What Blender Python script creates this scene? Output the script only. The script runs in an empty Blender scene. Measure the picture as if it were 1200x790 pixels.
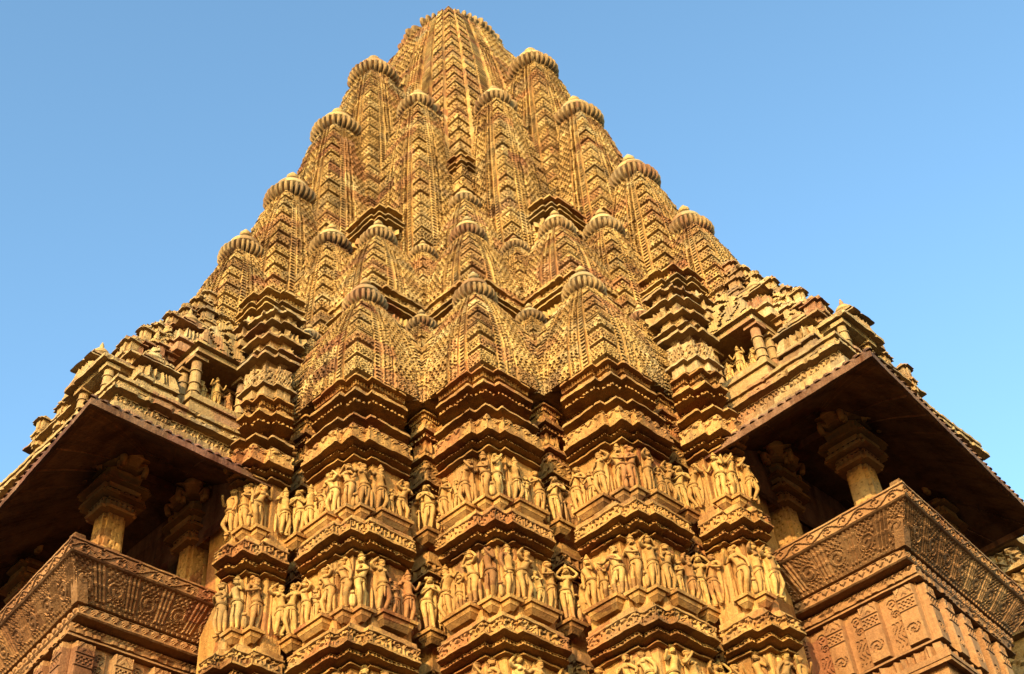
import bpy, math, random
import numpy as np
from mathutils import Vector, Matrix
random.seed(7)
RNG = np.random.default_rng(7)
C = bpy.context.scene.collection
S2 = 2 ** .5
G = 1.6                      # eye height: all z below are measured from the eye, G lifts them

# ------------------------------------------------------------------ materials
def stone(name, base, pale, dark, bump=.6, fine=30., stain=.5, blk=(.55, .55, .32), rough=.88, blotch=.5):
    m = bpy.data.materials.new(name); m.use_nodes = True
    nt = m.node_tree; N = nt.nodes; L = nt.links
    b = N['Principled BSDF']; b.inputs['Roughness'].default_value = rough
    b.inputs['Specular IOR Level'].default_value = .18
    geo = N.new('ShaderNodeNewGeometry')
    rot = N.new('ShaderNodeVectorRotate'); rot.rotation_type = 'Z_AXIS'; rot.inputs['Angle'].default_value = math.radians(45)
    L.new(geo.outputs['Position'], rot.inputs['Vector'])
    # stone blocks
    div = N.new('ShaderNodeVectorMath'); div.operation = 'DIVIDE'; div.inputs[1].default_value = blk
    L.new(rot.outputs[0], div.inputs[0])
    jit = N.new('ShaderNodeTexNoise'); jit.inputs['Scale'].default_value = .7; L.new(geo.outputs['Position'], jit.inputs['Vector'])
    fl = N.new('ShaderNodeVectorMath'); fl.operation = 'FLOOR'
    addj = N.new('ShaderNodeVectorMath'); addj.operation = 'MULTIPLY_ADD'; addj.inputs[1].default_value = (1.2, 1.2, .15)
    L.new(jit.outputs['Color'], addj.inputs[0]); L.new(div.outputs[0], addj.inputs[2])
    L.new(addj.outputs[0], fl.inputs[0])
    wn = N.new('ShaderNodeTexWhiteNoise'); wn.noise_dimensions = '3D'; L.new(fl.outputs[0], wn.inputs['Vector'])
    r1 = N.new('ShaderNodeValToRGB'); cr = r1.color_ramp; cr.interpolation = 'LINEAR'
    cr.elements[0].position = 0; cr.elements[0].color = (*dark, 1)
    cr.elements[1].position = .92; cr.elements[1].color = (*pale, 1)
    e = cr.elements.new(.26); e.color = (*[.5 * (x + y) for x, y in zip(dark, base)], 1)
    e = cr.elements.new(.38); e.color = (*base, 1)
    e = cr.elements.new(.66); e.color = (*base, 1)
    mixv = N.new('ShaderNodeMath'); mixv.operation = 'MULTIPLY_ADD'; mixv.inputs[1].default_value = blotch; 
    n0 = N.new('ShaderNodeTexNoise'); n0.inputs['Scale'].default_value = 1.1; n0.inputs['Detail'].default_value = 5; n0.inputs['Roughness'].default_value = .65
    L.new(geo.outputs['Position'], n0.inputs['Vector'])
    sc = N.new('ShaderNodeMath'); sc.operation = 'MULTIPLY'; sc.inputs[1].default_value = 1 - blotch
    L.new(n0.outputs[0], sc.inputs[0])
    L.new(wn.outputs['Value'], mixv.inputs[0]); L.new(sc.outputs[0], mixv.inputs[2])
    L.new(mixv.outputs[0], r1.inputs[0])
    # single blocks of pinker and greyer stone
    ofs = N.new('ShaderNodeVectorMath'); ofs.operation = 'ADD'; ofs.inputs[1].default_value = (17.3, 5.1, 9.7); L.new(fl.outputs[0], ofs.inputs[0])
    wn2 = N.new('ShaderNodeTexWhiteNoise'); wn2.noise_dimensions = '3D'; L.new(ofs.outputs[0], wn2.inputs['Vector'])
    rp = N.new('ShaderNodeValToRGB'); q = rp.color_ramp; q.interpolation = 'CONSTANT'
    q.elements[0].position = 0; q.elements[0].color = (.80, .84, 1.0, 1); q.elements[1].position = .10; q.elements[1].color = (1, 1, 1, 1)
    e = q.elements.new(.80); e.color = (.86, .70, .78, 1); e = q.elements.new(.90); e.color = (1.12, 1.15, 1.25, 1); e = q.elements.new(.95); e.color = (.66, .58, .62, 1)
    L.new(wn2.outputs['Value'], rp.inputs[0])
    mb_ = N.new('ShaderNodeMix'); mb_.data_type = 'RGBA'; mb_.blend_type = 'MULTIPLY'; mb_.inputs[0].default_value = 1
    L.new(r1.outputs[0], mb_.inputs[6]); L.new(rp.outputs[0], mb_.inputs[7])
    # weather stains, running down
    mp = N.new('ShaderNodeMapping'); mp.inputs['Scale'].default_value = (1.6, 1.6, .45); L.new(rot.outputs[0], mp.inputs[0])
    n1 = N.new('ShaderNodeTexNoise'); n1.inputs['Scale'].default_value = 1.3; n1.inputs['Detail'].default_value = 8; n1.inputs['Roughness'].default_value = .7
    L.new(mp.outputs[0], n1.inputs['Vector'])
    r2 = N.new('ShaderNodeValToRGB'); r2.color_ramp.elements[0].position = .36; r2.color_ramp.elements[0].color = (*[1 - stain * k for k in (.62, .72, .78)], 1)
    r2.color_ramp.elements[1].position = .56; r2.color_ramp.elements[1].color = (1, 1, 1, 1)
    L.new(n1.outputs[0], r2.inputs[0])
    mx = N.new('ShaderNodeMix'); mx.data_type = 'RGBA'; mx.blend_type = 'MULTIPLY'; mx.inputs[0].default_value = 1
    L.new(mb_.outputs[2], mx.inputs[6]); L.new(r2.outputs[0], mx.inputs[7])
    # dark rain streaks and pale lichen
    mp4 = N.new('ShaderNodeMapping'); mp4.inputs['Scale'].default_value = (5, 5, .55); L.new(rot.outputs[0], mp4.inputs[0])
    n4 = N.new('ShaderNodeTexNoise'); n4.inputs['Scale'].default_value = 1.0; n4.inputs['Detail'].default_value = 6; n4.inputs['Roughness'].default_value = .7; L.new(mp4.outputs[0], n4.inputs['Vector'])
    r4 = N.new('ShaderNodeMapRange'); r4.inputs[1].default_value = .56; r4.inputs[2].default_value = .70; r4.inputs[4].default_value = .55 * stain + .15; L.new(n4.outputs[0], r4.inputs[0])
    m4 = N.new('ShaderNodeMix'); m4.data_type = 'RGBA'; m4.inputs[7].default_value = (.09, .05, .03, 1); L.new(r4.outputs[0], m4.inputs[0]); L.new(mx.outputs[2], m4.inputs[6])
    n5 = N.new('ShaderNodeTexNoise'); n5.inputs['Scale'].default_value = 2.6; n5.inputs['Detail'].default_value = 7; n5.inputs['Roughness'].default_value = .8; L.new(geo.outputs['Position'], n5.inputs['Vector'])
    r5 = N.new('ShaderNodeMapRange'); r5.inputs[1].default_value = .60; r5.inputs[2].default_value = .72; r5.inputs[4].default_value = .55; L.new(n5.outputs[0], r5.inputs[0])
    m5 = N.new('ShaderNodeMix'); m5.data_type = 'RGBA'; m5.inputs[7].default_value = (*[min(.85, c * 1.12) for c in pale], 1); L.new(r5.outputs[0], m5.inputs[0]); L.new(m4.outputs[2], m5.inputs[6])
    mx = m5
    # fine speckle
    n2 = N.new('ShaderNodeTexNoise'); n2.inputs['Scale'].default_value = 14; n2.inputs['Detail'].default_value = 6; n2.inputs['Roughness'].default_value = .75
    L.new(geo.outputs['Position'], n2.inputs['Vector'])
    r3 = N.new('ShaderNodeMapRange'); r3.inputs[1].default_value = .3; r3.inputs[2].default_value = .7; r3.inputs[3].default_value = .72; r3.inputs[4].default_value = 1.2
    L.new(n2.outputs[0], r3.inputs[0])
    mx2 = N.new('ShaderNodeVectorMath'); mx2.operation = 'SCALE'
    L.new(mx.outputs[2], mx2.inputs[0]); L.new(r3.outputs[0], mx2.inputs['Scale'])
    # underside shade painted into the base colour: downward-facing stone is darkened
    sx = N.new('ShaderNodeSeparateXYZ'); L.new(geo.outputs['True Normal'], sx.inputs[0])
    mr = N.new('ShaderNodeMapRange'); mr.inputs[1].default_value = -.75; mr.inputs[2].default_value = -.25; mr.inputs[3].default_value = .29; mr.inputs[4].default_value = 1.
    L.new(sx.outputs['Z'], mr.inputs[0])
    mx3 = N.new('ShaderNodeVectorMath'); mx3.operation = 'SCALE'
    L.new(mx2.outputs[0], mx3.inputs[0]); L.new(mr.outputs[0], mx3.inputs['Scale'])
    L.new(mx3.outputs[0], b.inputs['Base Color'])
    # bump: pits and tool marks
    v = N.new('ShaderNodeTexVoronoi'); v.inputs['Scale'].default_value = fine; v.feature = 'F1'
    L.new(geo.outputs['Position'], v.inputs['Vector'])
    n3 = N.new('ShaderNodeTexNoise'); n3.inputs['Scale'].default_value = 45; n3.inputs['Detail'].default_value = 5; L.new(geo.outputs['Position'], n3.inputs['Vector'])
    ad = N.new('ShaderNodeMath'); ad.operation = 'MULTIPLY_ADD'; ad.inputs[1].default_value = .6
    L.new(v.outputs['Distance'], ad.inputs[0]); L.new(n3.outputs[0], ad.inputs[2])
    bp = N.new('ShaderNodeBump'); bp.inputs['Strength'].default_value = bump; bp.inputs['Distance'].default_value = .02
    L.new(ad.outputs[0], bp.inputs['Height']); L.new(bp.outputs[0], b.inputs['Normal'])
    return m
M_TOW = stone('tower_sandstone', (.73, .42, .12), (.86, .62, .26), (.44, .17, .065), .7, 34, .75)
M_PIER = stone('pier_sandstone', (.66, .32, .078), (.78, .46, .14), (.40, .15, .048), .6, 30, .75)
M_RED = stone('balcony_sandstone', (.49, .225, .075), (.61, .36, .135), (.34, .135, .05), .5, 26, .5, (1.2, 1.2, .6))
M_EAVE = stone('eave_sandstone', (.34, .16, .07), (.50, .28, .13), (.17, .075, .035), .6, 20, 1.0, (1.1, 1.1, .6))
M_PILL = stone('pillar_sandstone', (.66, .33, .09), (.74, .44, .15), (.48, .20, .06), .4, 26, .3)  # lighter albedo stands in for sunlight on the capitals under the eave
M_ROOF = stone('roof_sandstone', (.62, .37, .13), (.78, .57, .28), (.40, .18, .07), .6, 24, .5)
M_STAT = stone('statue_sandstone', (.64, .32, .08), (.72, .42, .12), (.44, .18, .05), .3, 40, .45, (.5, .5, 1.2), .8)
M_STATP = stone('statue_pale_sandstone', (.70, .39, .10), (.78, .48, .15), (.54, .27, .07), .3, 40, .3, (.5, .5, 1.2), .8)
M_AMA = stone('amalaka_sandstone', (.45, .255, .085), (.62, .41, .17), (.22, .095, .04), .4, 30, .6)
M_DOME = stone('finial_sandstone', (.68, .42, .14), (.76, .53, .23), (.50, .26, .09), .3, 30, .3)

# ------------------------------------------------------------------ mesh plumbing
class MB:
    """collects faces in (P, Q, z) temple axes, builds ONE mesh object in world axes"""
    def __init__(s): s.v = []; s.f = []; s.n = 0
    def add(s, V, F, flip=False):
        V = np.asarray(V, float).reshape(-1, 3); F = np.asarray(F, int)
        if flip: F = F[:, ::-1]
        s.v.append(V); s.f.append(F + s.n); s.n += len(V)
    def box(s, p0, p1, q0, q1, z0, z1):
        V = [(p, q, z) for z in (z0, z1) for p, q in ((p0, q0), (p1, q0), (p1, q1), (p0, q1))]
        F = [(3, 2, 1, 0), (4, 5, 6, 7), (0, 1, 5, 4), (1, 2, 6, 5), (2, 3, 7, 6), (3, 0, 4, 7)]
        s.add(V, F)
    def frus(s, a, za, b, zb):   # a, b = (p0,p1,q0,q1) rectangles at za, zb
        V = [(p, q, za) for p, q in ((a[0], a[2]), (a[1], a[2]), (a[1], a[3]), (a[0], a[3]))] + [(p, q, zb) for p, q in ((b[0], b[2]), (b[1], b[2]), (b[1], b[3]), (b[0], b[3]))]
        F = [(3, 2, 1, 0), (4, 5, 6, 7), (0, 1, 5, 4), (1, 2, 6, 5), (2, 3, 7, 6), (3, 0, 4, 7)]
        s.add(V, F)
    def lathe(s, cx, cy, prof, n=24, mod=None):
        th = np.arange(n) * 2 * np.pi / n
        R = np.array([r for r, z in prof]); Z = np.array([z for r, z in prof])
        r = R[:, None] * np.ones(n)[None]
        if mod is not None: r = r + mod(th[None], Z[:, None], R[:, None])
        V = np.stack([cx + r * np.cos(th), cy + r * np.sin(th), Z[:, None] + 0 * r], -1)
        m = len(prof); i, j = np.meshgrid(np.arange(m - 1), np.arange(n), indexing='ij'); jn = (j + 1) % n
        F = np.stack([i * n + j, i * n + jn, (i + 1) * n + jn, (i + 1) * n + j], -1).reshape(-1, 4)
        if Z[-1] < Z[0]: F = F[:, ::-1]
        s.add(V.reshape(-1, 3), F)
    def build(s, name, mat, parent=None, mir=False, loc=(0, 0, 0), smooth=False):
        V = np.concatenate(s.v); F = np.concatenate(s.f)
        if mir: V = V[:, [1, 0, 2]]; 
        else: F = F[:, ::-1]
        W = np.stack([(V[:, 0] - V[:, 1]) / S2, -(V[:, 0] + V[:, 1]) / S2, V[:, 2]], -1)
        me = bpy.data.meshes.new(name)
        me.vertices.add(len(W)); me.vertices.foreach_set('co', W.astype(np.float32).ravel())
        me.loops.add(F.size); me.loops.foreach_set('vertex_index', F.astype(np.int32).ravel())
        me.polygons.add(len(F)); me.polygons.foreach_set('loop_start', np.arange(0, F.size, 4, dtype=np.int32))
        me.polygons.foreach_set('use_smooth', np.full(len(F), smooth))
        me.update(calc_edges=True); me.materials.append(mat)
        o = bpy.data.objects.new(name, me); C.objects.link(o); o.location = loc
        if parent: o.parent = parent
        return o

def W(P, Q, z, mir=False):
    if mir: P, Q = Q, P
    return Vector(((P - Q) / S2, -(P + Q) / S2, z + G))

def hsh(a, b, k=0):
    x = np.sin(np.asarray(a) * 127.1 + np.asarray(b) * 311.7 + k * 74.7) * 43758.5453
    return x - np.floor(x)

# carving patterns: height as function of u (m along), v (m up)
def cells(u, v, cw, ch, brick=.5):
    j = np.floor(v / ch); uu = u / cw + brick * (j % 2); i = np.floor(uu)
    return i, j, (uu - i) * 2 - 1, (v / ch - j) * 2 - 1
def p_lattice(u, v, c=.08, d=.03, gap=.5, br=.5):
    i, j, x, y = cells(u, v, c, c * .9, br)
    r = np.hypot(x, y * 1.05 + .1)
    h = np.where(r < .62, -1.0, 0) + np.where((r > .62) & (r < .9), .25, 0)
    h = np.where((np.abs(x) < .2) & (y < .05) & (r < .62), -.1, h)
    h = np.where(hsh(i, j) > .82, h * .2, h)
    return h * d
def p_fin(u, v, c=.08, d=.05):
    y = v / c - np.floor(v / c)
    return np.where(y < .45, -1, 0.15) * d
def p_teeth(u, v, c=.07, d=.03):
    x = u / c - np.floor(u / c)
    return np.where(x < .45, -1, 0) * d
def p_frieze(u, v, c=.14, d=.03, v0=0, h=.2):
    x = (u / c - np.floor(u / c)) * 2 - 1; y = (v - v0) / h * 2 - 1
    i = np.floor(u / c)
    r = np.hypot(x, y); th = np.arctan2(y, x)
    a = np.where(np.cos(9 * r - th * 2 + hsh(i, 1) * 6) > .1, 0., -1.)
    a = np.where(r > 1.0, np.where(np.cos(th * 4) > -.2, -.9, 0.), a)
    a = np.where(np.abs(y) > .82, .15, a)
    return a * d
def p_block(u, v, c=.16, d=.08, v0=0):
    x = u / c - np.floor(u / c); i = np.floor(u / c)
    h = np.where((x > .28), 1, 0) * (.45 + .55 * hsh(i, 3)) * d
    return h + .35 * d * np.sin((x + v * 9) * 25)
def p_rough(u, v, c=.12, d=.06):
    i, j, x, y = cells(u, v, c, c * .8)
    return (hsh(i, j, 2) - .4) * d * (np.hypot(x, y) < .95)
def p_vine(u, v, v0=0, h=.18, per=.5, d=.012):
    y = (v - v0) / h * 2 - 1; x = u / per; ph = x - np.floor(x)
    mid = .55 * np.sin(2 * np.pi * x)
    g = np.abs(y - mid) < .13
    for cx, cy in ((.25, -.25), (.75, .25)):
        dx = (ph - cx) * per / h * 2; dy = (y - cy)
        r = np.hypot(dx, dy); th = np.arctan2(dy, dx)
        g |= (np.cos(11 * r + th) > .75) & (r < .62)
    return np.where(g | (np.abs(y) > .85), 0, -1) * d * 1.6

def rect_poly(P0, P1, Q0, Q1): return [(P0, Q0), (P1, Q0), (P1, Q1), (P0, Q1)]
WEAR = [1.0]
def sweep(mb, poly, rows, ds=.03, dense=None, close=True, pats=None, cap=True, scale_c=None, ew=None):
    """poly: CCW (in P,Q) corner list; rows: (z, off, pat) low to high; each row offsets the polygon outward by off
    and carves it with pats[pat](u, v, edge_half_length). scale_c: (cx, cy) -> off is a homothetic factor instead."""
    poly = np.array(poly, float); n = len(poly)
    nxt = np.roll(poly, -1, 0); e = nxt - poly; Ln = np.hypot(e[:, 0], e[:, 1]); t = e / Ln[:, None]
    nor = np.stack([t[:, 1], -t[:, 0]], -1)
    npre = np.roll(nor, 1, 0)
    den = 1 + (nor * npre).sum(1); mit = (nor + npre) / den[:, None]
    wv = np.array(ew if ew is not None else [1.] * n)[:, None]
    mito = mit if ew is None else nor * wv + np.roll(nor * wv, 1, 0)
    cols = []   # (edge, frac, mitre weight)
    for k in range(n):
        if dense is not None and not dense[k]: m = 1
        else: m = max(2, int(round(Ln[k] / ds)))
        for a in range(m): cols.append((k, a / m))
    K = np.array([c[0] for c in cols]); T = np.array([c[1] for c in cols]); isC = T == 0
    if not close: K = np.append(K, n - 2); 
    Z = np.array([r[0] for r in rows], float); O = np.array([r[1] for r in rows], float)
    pat = [r[2] if len(r) > 2 else None for r in rows]
    A = poly[K]; B = nxt[K]; mA = mito[K]; mB = np.roll(mito, -1, 0)[K]; nn = np.where(isC[:, None], mit[K], nor[K])
    u = (T - .5) * Ln[K]
    if scale_c is None:
        X = (A[None] + O[:, None, None] * mA[None]) * (1 - T)[None, :, None] + (B[None] + O[:, None, None] * mB[None]) * T[None, :, None]
        uu = np.broadcast_to(u[None], X.shape[:2]); half = np.broadcast_to((Ln[K] / 2)[None], X.shape[:2])
    else:
        c = np.array(scale_c); base = A * (1 - T)[:, None] + B * T[:, None]
        X = c + (base - c)[None] * O[:, None, None]
        uu = u[None] * O[:, None]; half = (Ln[K] / 2)[None] * O[:, None]
    H = np.zeros(X.shape[:2])
    if pats:
        for key in set(p for p in pat if p is not None):
            r = np.array([p == key for p in pat])
            H[r] = pats[key](uu[r], np.broadcast_to(Z[r][:, None], uu[r].shape), half[r], K[None])
    if scale_c is None:
        wz = Z[:, None]; cx = X[..., 0] + X[..., 1] * .7
        blk = hsh(np.floor(uu / .47 + hsh(K, 1)[None] * 3), np.floor(wz / .31), 4)
        wr = WEAR[0]
        H = H + wr * ((blk - .5) * .018 + .006 * np.sin(cx * 9 + wz * 7) + .004 * np.sin(cx * 31 + wz * 23)) * (~isC)[None]
        chip = (hsh(np.floor(uu / .05), np.floor(wz / .04), 9) > .975) | (hsh(np.floor(uu / .16), np.floor(wz / .1), 6) > .985)
        if wr > .5: H = H - chip * .03 * (~isC)[None]
    X = X + H[..., None] * nn[None]
    ZZ = np.broadcast_to(Z[:, None, None], X.shape[:2] + (1,)).copy()
    if scale_c is None: ZZ[..., 0] += WEAR[0] * .0045 * np.sin(X[..., 0] * 5.3 + X[..., 1] * 4.1 + np.floor(Z / .3)[:, None] * 2.1) + WEAR[0] * .003 * np.sin(X[..., 0] * 13 - X[..., 1] * 11)
    V = np.concatenate([X, ZZ], -1)
    m, w = len(Z), len(cols)
    i, j = np.meshgrid(np.arange(m - 1), np.arange(w), indexing='ij'); jn = (j + 1) % w
    F = np.stack([i * w + j, i * w + jn, (i + 1) * w + jn, (i + 1) * w + j], -1).reshape(-1, 4)
    if len(F) == 0: return
    mb.add(V.reshape(-1, 3), F)
    if cap:   # close top with a fan of quads towards the centre
        for row, fl in ((m - 1, False), (0, True)):
            ring = V[row]; cen = ring.mean(0); k = len(ring)
            VV = np.concatenate([ring, cen[None]]); a = np.arange(0, k - 1, 2)
            FF = np.stack([a, a + 1, (a + 2) % k, np.full_like(a, k)], -1)
            if k % 2: FF = np.concatenate([FF, [[k - 1, 0, k, k]]]) if False else np.concatenate([FF, [[k - 1, 0, 0, k]]]) if False else FF
            mb.add(VV, FF, flip=fl)

def rows_from(prof, dz=.03):
    """prof: (z, off, pat or None) high to low; a pat on an entry carves from it to the next entry"""
    out = []
    for a, b in zip(prof, prof[1:]):
        p = a[2] if len(a) > 2 else None
        if p is None: out.append((a[0], a[1], None)); out.append((b[0], b[1], None))
        else:
            n = max(1, int(math.ceil(abs(a[0] - b[0]) / dz)))
            out.append((a[0], a[1], None))
            for k in range(n + 1): out.append((a[0] + (b[0] - a[0]) * k / n, a[1] + (b[1] - a[1]) * k / n, p))
            out.append((b[0], b[1], None))
    res = [out[0]]
    for r in out[1:]:
        if r != res[-1]: res.append(r)
    return res[::-1]
PATS = {
 'lat': lambda u, v, h, k: p_lattice(u, v, .075, .03),
 'teeth': lambda u, v, h, k: p_teeth(u, v, .075, .04),
 'fringe': lambda u, v, h, k: p_teeth(u, v, .055, .035),
 'frz': lambda u, v, h, k: p_frieze(u, v, .15, .035, np.floor(v / .3) * .3, .3),
 'block': lambda u, v, h, k: p_block(u, v, .17, .09),
 'rough': lambda u, v, h, k: p_rough(u, v),
 'dia': lambda u, v, h, k: np.where(np.abs(((u / .16) % 1) * 2 - 1) + np.abs(((v / .17) % 1) * 2 - 1) < .8, 0, -1) * .025,
}

# ------------------------------------------------------------------ temple root
temple = bpy.data.objects.new('temple', None); C.objects.link(temple)
temple.location = (0, 0, 0)
temple['label'] = 'carved golden sandstone temple with clustered curved spires, sculpted piers and two projecting balconies'
temple['category'] = 'temple'

def place(mb, name, mat, parent=temple, mir=False, smooth=False, P=0, Q=0, z=0):
    w = W(P, Q, z, mir)
    if parent is not None and parent is not temple: w = w - parent.matrix_world.translation if False else w - Vector(parent['_w'])
    o = mb.build(name, mat, parent, mir, w, smooth)
    return o

# ------------------------------------------------------------------ spires
def spire_plan(hw, notch=False):
    """stepped square, corner band | groove | fin | lattice | fin | centre, each step a little further out"""
    st = [(1.0, 0.0), (.66, 0.0), (.66, -.035), (.62, -.035), (.62, .035), (.50, .035), (.50, .015), (.47, .015), (.47, .06), (.26, .06), (.26, .02), (.23, .02), (.23, .09)]
    if notch: st = [(1.0, 0.0), (.87, 0.0), (.87, .045), (.70, .045), (.70, .0), (.66, .0), (.66, .05), (.52, .05), (.52, .03), (.49, .03), (.49, .075), (.27, .075), (.27, .04), (.24, .04), (.24, .10)]
    side = [(t, 1 + d) for t, d in st]
    pts = []
    for a in range(4):
        c, s = [(1, 0), (0, 1), (-1, 0), (0, -1)][a]
        def rp(x, y): return (x * c - y * s, x * s + y * c)
        full = [(o, -t) for t, o in side] + [(o, t) for t, o in side[::-1]]
        # face with outward normal +x; travel from y=-1 to y=+1
        for x, y in full[1:]: pts.append(rp(x * hw, y * hw))
    # remove the duplicate corner of successive faces
    out = []
    for p in pts:
        if not out or math.hypot(p[0] - out[-1][0], p[1] - out[-1][1]) > 1e-6: out.append(p)
    if math.hypot(out[0][0] - out[-1][0], out[0][1] - out[-1][1]) < 1e-6: out.pop()
    return out
def spire_mesh(hw, H, cell=.08, per=.34, rt=.36, pw=1.8, dz=.016, ds=.016, faces=2, seed=0):
    """spire body, base at z=0, centred on 0,0; the two faces towards the viewer (+P, +Q) are finely carved"""
    mb = MB(); poly = spire_plan(hw, hw > 2)
    n = len(poly); dense = []
    for k in range(n):
        a = np.array(poly[k]); b = np.array(poly[(k + 1) % n]); m = (a + b) / 2; d = b - a; nr = np.array([d[1], -d[0]])
        face = max(m[0], m[1]) > max(-m[0], -m[1]) - .05 * hw or False
        dense.append(bool(face) if faces == 2 else True)
    zz = np.arange(0, H + dz / 2, dz); un = zz / H
    sc = 1 - (1 - rt) * un ** pw
    def pat(u, v, half, K):
        # find where on the face we are: classify edges by length order in plan
        fr = np.array([kind[k] for k in K[0]])[None] * np.ones_like(u)
        ss = np.interp(v, zz, sc)
        uu = u
        pitch = per * (1 - .25 * v / H)
        ph = v / per - np.floor(v / per)
        jj = np.floor(v / per)
        # corner band: ledges then carved drum
        led = np.where(ph < .05, -.05, np.where(ph < .11, .022, np.where(ph < .17, -.045, np.where(ph < .23, .02, 0.))))
        drum = np.where(ph >= .23, .018 * np.sin((ph - .23) / .77 * np.pi), 0) + np.where(ph >= .23, p_lattice(uu, v, cell * .85, .04), 0)
        h0 = led * .75 * (per / .34) ** .5 + drum
        h1 = p_fin(uu, v, cell * 1.05, .045 * cell / .08)
        h2 = p_lattice(uu, v, cell * 1.15, .06 * cell / .08, br=0)
        h3 = p_lattice(uu + .03, v, cell * 1.3, .06 * cell / .08)
        h2 = h2 + np.where(((v / (per * 1.0)) % 1) < .08, .02, 0)
        blk = (hsh(np.floor(v / (per * .8)), np.floor(fr), seed) - .5) * .02
        h = np.choose(np.clip(fr.astype(int), 0, 4), [h0, h1, h2, h3, h1 * .0 - .01])
        return h + blk
    kind = []
    for k in range(n):
        a = np.array(poly[k]) / hw; b = np.array(poly[(k + 1) % n]) / hw; m = (a + b) / 2; d = b - a
        if abs(d[0]) > 1e-6 and abs(d[1]) > 1e-6: kind.append(4); continue
        axis = 0 if abs(d[0]) < 1e-6 else 1
        along = abs(m[1 - axis]) if axis == 0 else abs(m[0])
        outw = abs(m[0]) if axis == 0 else abs(m[1])
        L = abs(d[1 - axis]) if axis == 0 else abs(d[0])
        L = max(abs(d[0]), abs(d[1]))
        if L < .032: kind.append(4); continue
        # faces parallel to the side?
        if outw > along * .93 and outw > .9:
            if along > .66: kind.append(0)
            elif along > .62: kind.append(4)
            elif along > .50: kind.append(1)
            elif along > .47: kind.append(4)
            elif along > .26: kind.append(2)
            elif along > .23: kind.append(4)
            else: kind.append(3)
        else: kind.append(4)
    rows = [(float(a), float(b), 'x') for a, b in zip(zz, sc)]
    sweep(mb, poly, rows, ds, dense, pats={'x': pat}, scale_c=(0, 0))
    return mb
def amalaka_mesh(r, n=26, hgt=.36):
    mb = MB(); m = 16
    a = np.linspace(-np.pi / 2, np.pi / 2, m)
    prof = [(r * .70, -r * (hgt + .14)), (r * .74, -r * (hgt + .10)), (r * .70, -r * (hgt + .06)), (r * .60, -r * (hgt + .04)), (r * .58, -r * hgt)] + [(r * (.62 + .38 * np.cos(x) ** .8), r * hgt * np.sin(x)) for x in a[1:-1]] + [(r * .5, r * hgt), (r * .42, r * (hgt + .06))]
    def mod(th, z, R):
        k = np.clip((R / r - .62) / .38, 0, 1) * (z > -r * hgt) * (z < r * hgt)
        f = np.abs(np.cos(th * n / 2)); w = hsh(np.floor(th * n / 2 / np.pi + .5), 3)
        return -k * .36 * min(r, .8) * (f < .60) - k * .10 * r * (1 - f) - k * r * .05 * w - k * r * .25 * (w > .93)
    mb.lathe(0, 0, prof, n * 8, mod)
    return mb
def finial_mesh(r):
    mb = MB()
    pr = [(.42, .40), (.55, .48), (.66, .53), (.66, .60), (.60, .78), (.44, .94), (.2, 1.02), (.14, 1.03), (.2, 1.08), (.26, 1.14), (.14, 1.2), (.1, 1.26), (.2, 1.34), (.24, 1.46), (.16, 1.58), (.05, 1.74), (.01, 1.8)]
    mb.lathe(0, 0, [(a * r, b * r) for a, b in pr], 32)
    return mb

CACHE = {}
def cached(key, fn, name, mat, smooth=False):
    if key not in CACHE:
        o = fn().build(name, mat, None, False, (0, 0, 0), smooth); CACHE[key] = o.data
        bpy.data.objects.remove(o)
    return CACHE[key]
def inst(name, data, parent, loc):
    o = bpy.data.objects.new(name, data); C.objects.link(o); o.location = loc; o.parent = parent
    return o
SP = []
def spire(P, Q, zam, zbase, hw, r, key=None, cell=.08, per=.34, n=26, fin=True, mir=False, rt=None, pw=1.8, finr=.95):
    """zam: height of the amalaka's middle; body from zbase to just under it"""
    zam -= .72 * r
    H = zam - r * .42 - zbase
    rt = rt or r * .70 / hw; pw = pw + .3
    key = key or ('sp', round(hw, 2), round(H, 2), round(r, 2))
    me = cached(key, lambda: spire_mesh(hw, H, cell, per, rt, pw), 'spire', M_TOW)
    o = inst('spire', me, temple, W(P, Q, zbase, mir))
    am = cached(('am', round(r, 3), n), lambda: amalaka_mesh(r, n), 'amalaka', M_AMA, False)
    a = inst('amalaka', am, o, (0, 0, H + r * .42))
    if fin:
        fm = cached(('fi', round(r * finr, 3)), lambda: finial_mesh(r * finr), 'finial', M_DOME, True)
        inst('finial', fm, o, (0, 0, H + r * .50))
    SP.append(o)
    return o
def both(fn, *a, **k):
    fn(*a, mir=False, **k); fn(*a, mir=True, **k)

# main tower
TB = 13.0
main = spire_mesh(3.25, 20.1, .115, .5, .43, 2.7, .024, .024, 4)
mo = main.build('great_spire', M_TOW, temple, False, W(0, 0, TB))
am = amalaka_mesh(1.70, 52, .20); o = am.build('amalaka', M_AMA, mo, False, (0, 0, 33.35 - TB))
fi = finial_mesh(.9); fi.build('finial', M_DOME, mo, False, (0, 0, 33.4 - TB), True)

# face spires in four steps down each side
for (P, z, r, hw, zb, pr) in ((3.10, 29.65, .74, 1.02, 21.2, .44), (4.28, 26.2, .70, 1.06, 17.5, .42), (5.53, 22.67, .64, 1.08, 15.6, .4), (6.62, 20.0, .54, .94, 15.6, .36)):
    both(spire, P, 0, z, zb, hw, r, cell=.095, per=pr, n=30, pw=2.2)
both(spire, 3.25, 1.9, 26.1, 18.5, .82, .57, cell=.09, per=.42, n=26, pw=2.3)
both(spire, 5.5, 1.5, 19.8, 14.2, .86, .47, cell=.085, per=.36, n=24, pw=2.1)
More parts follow.
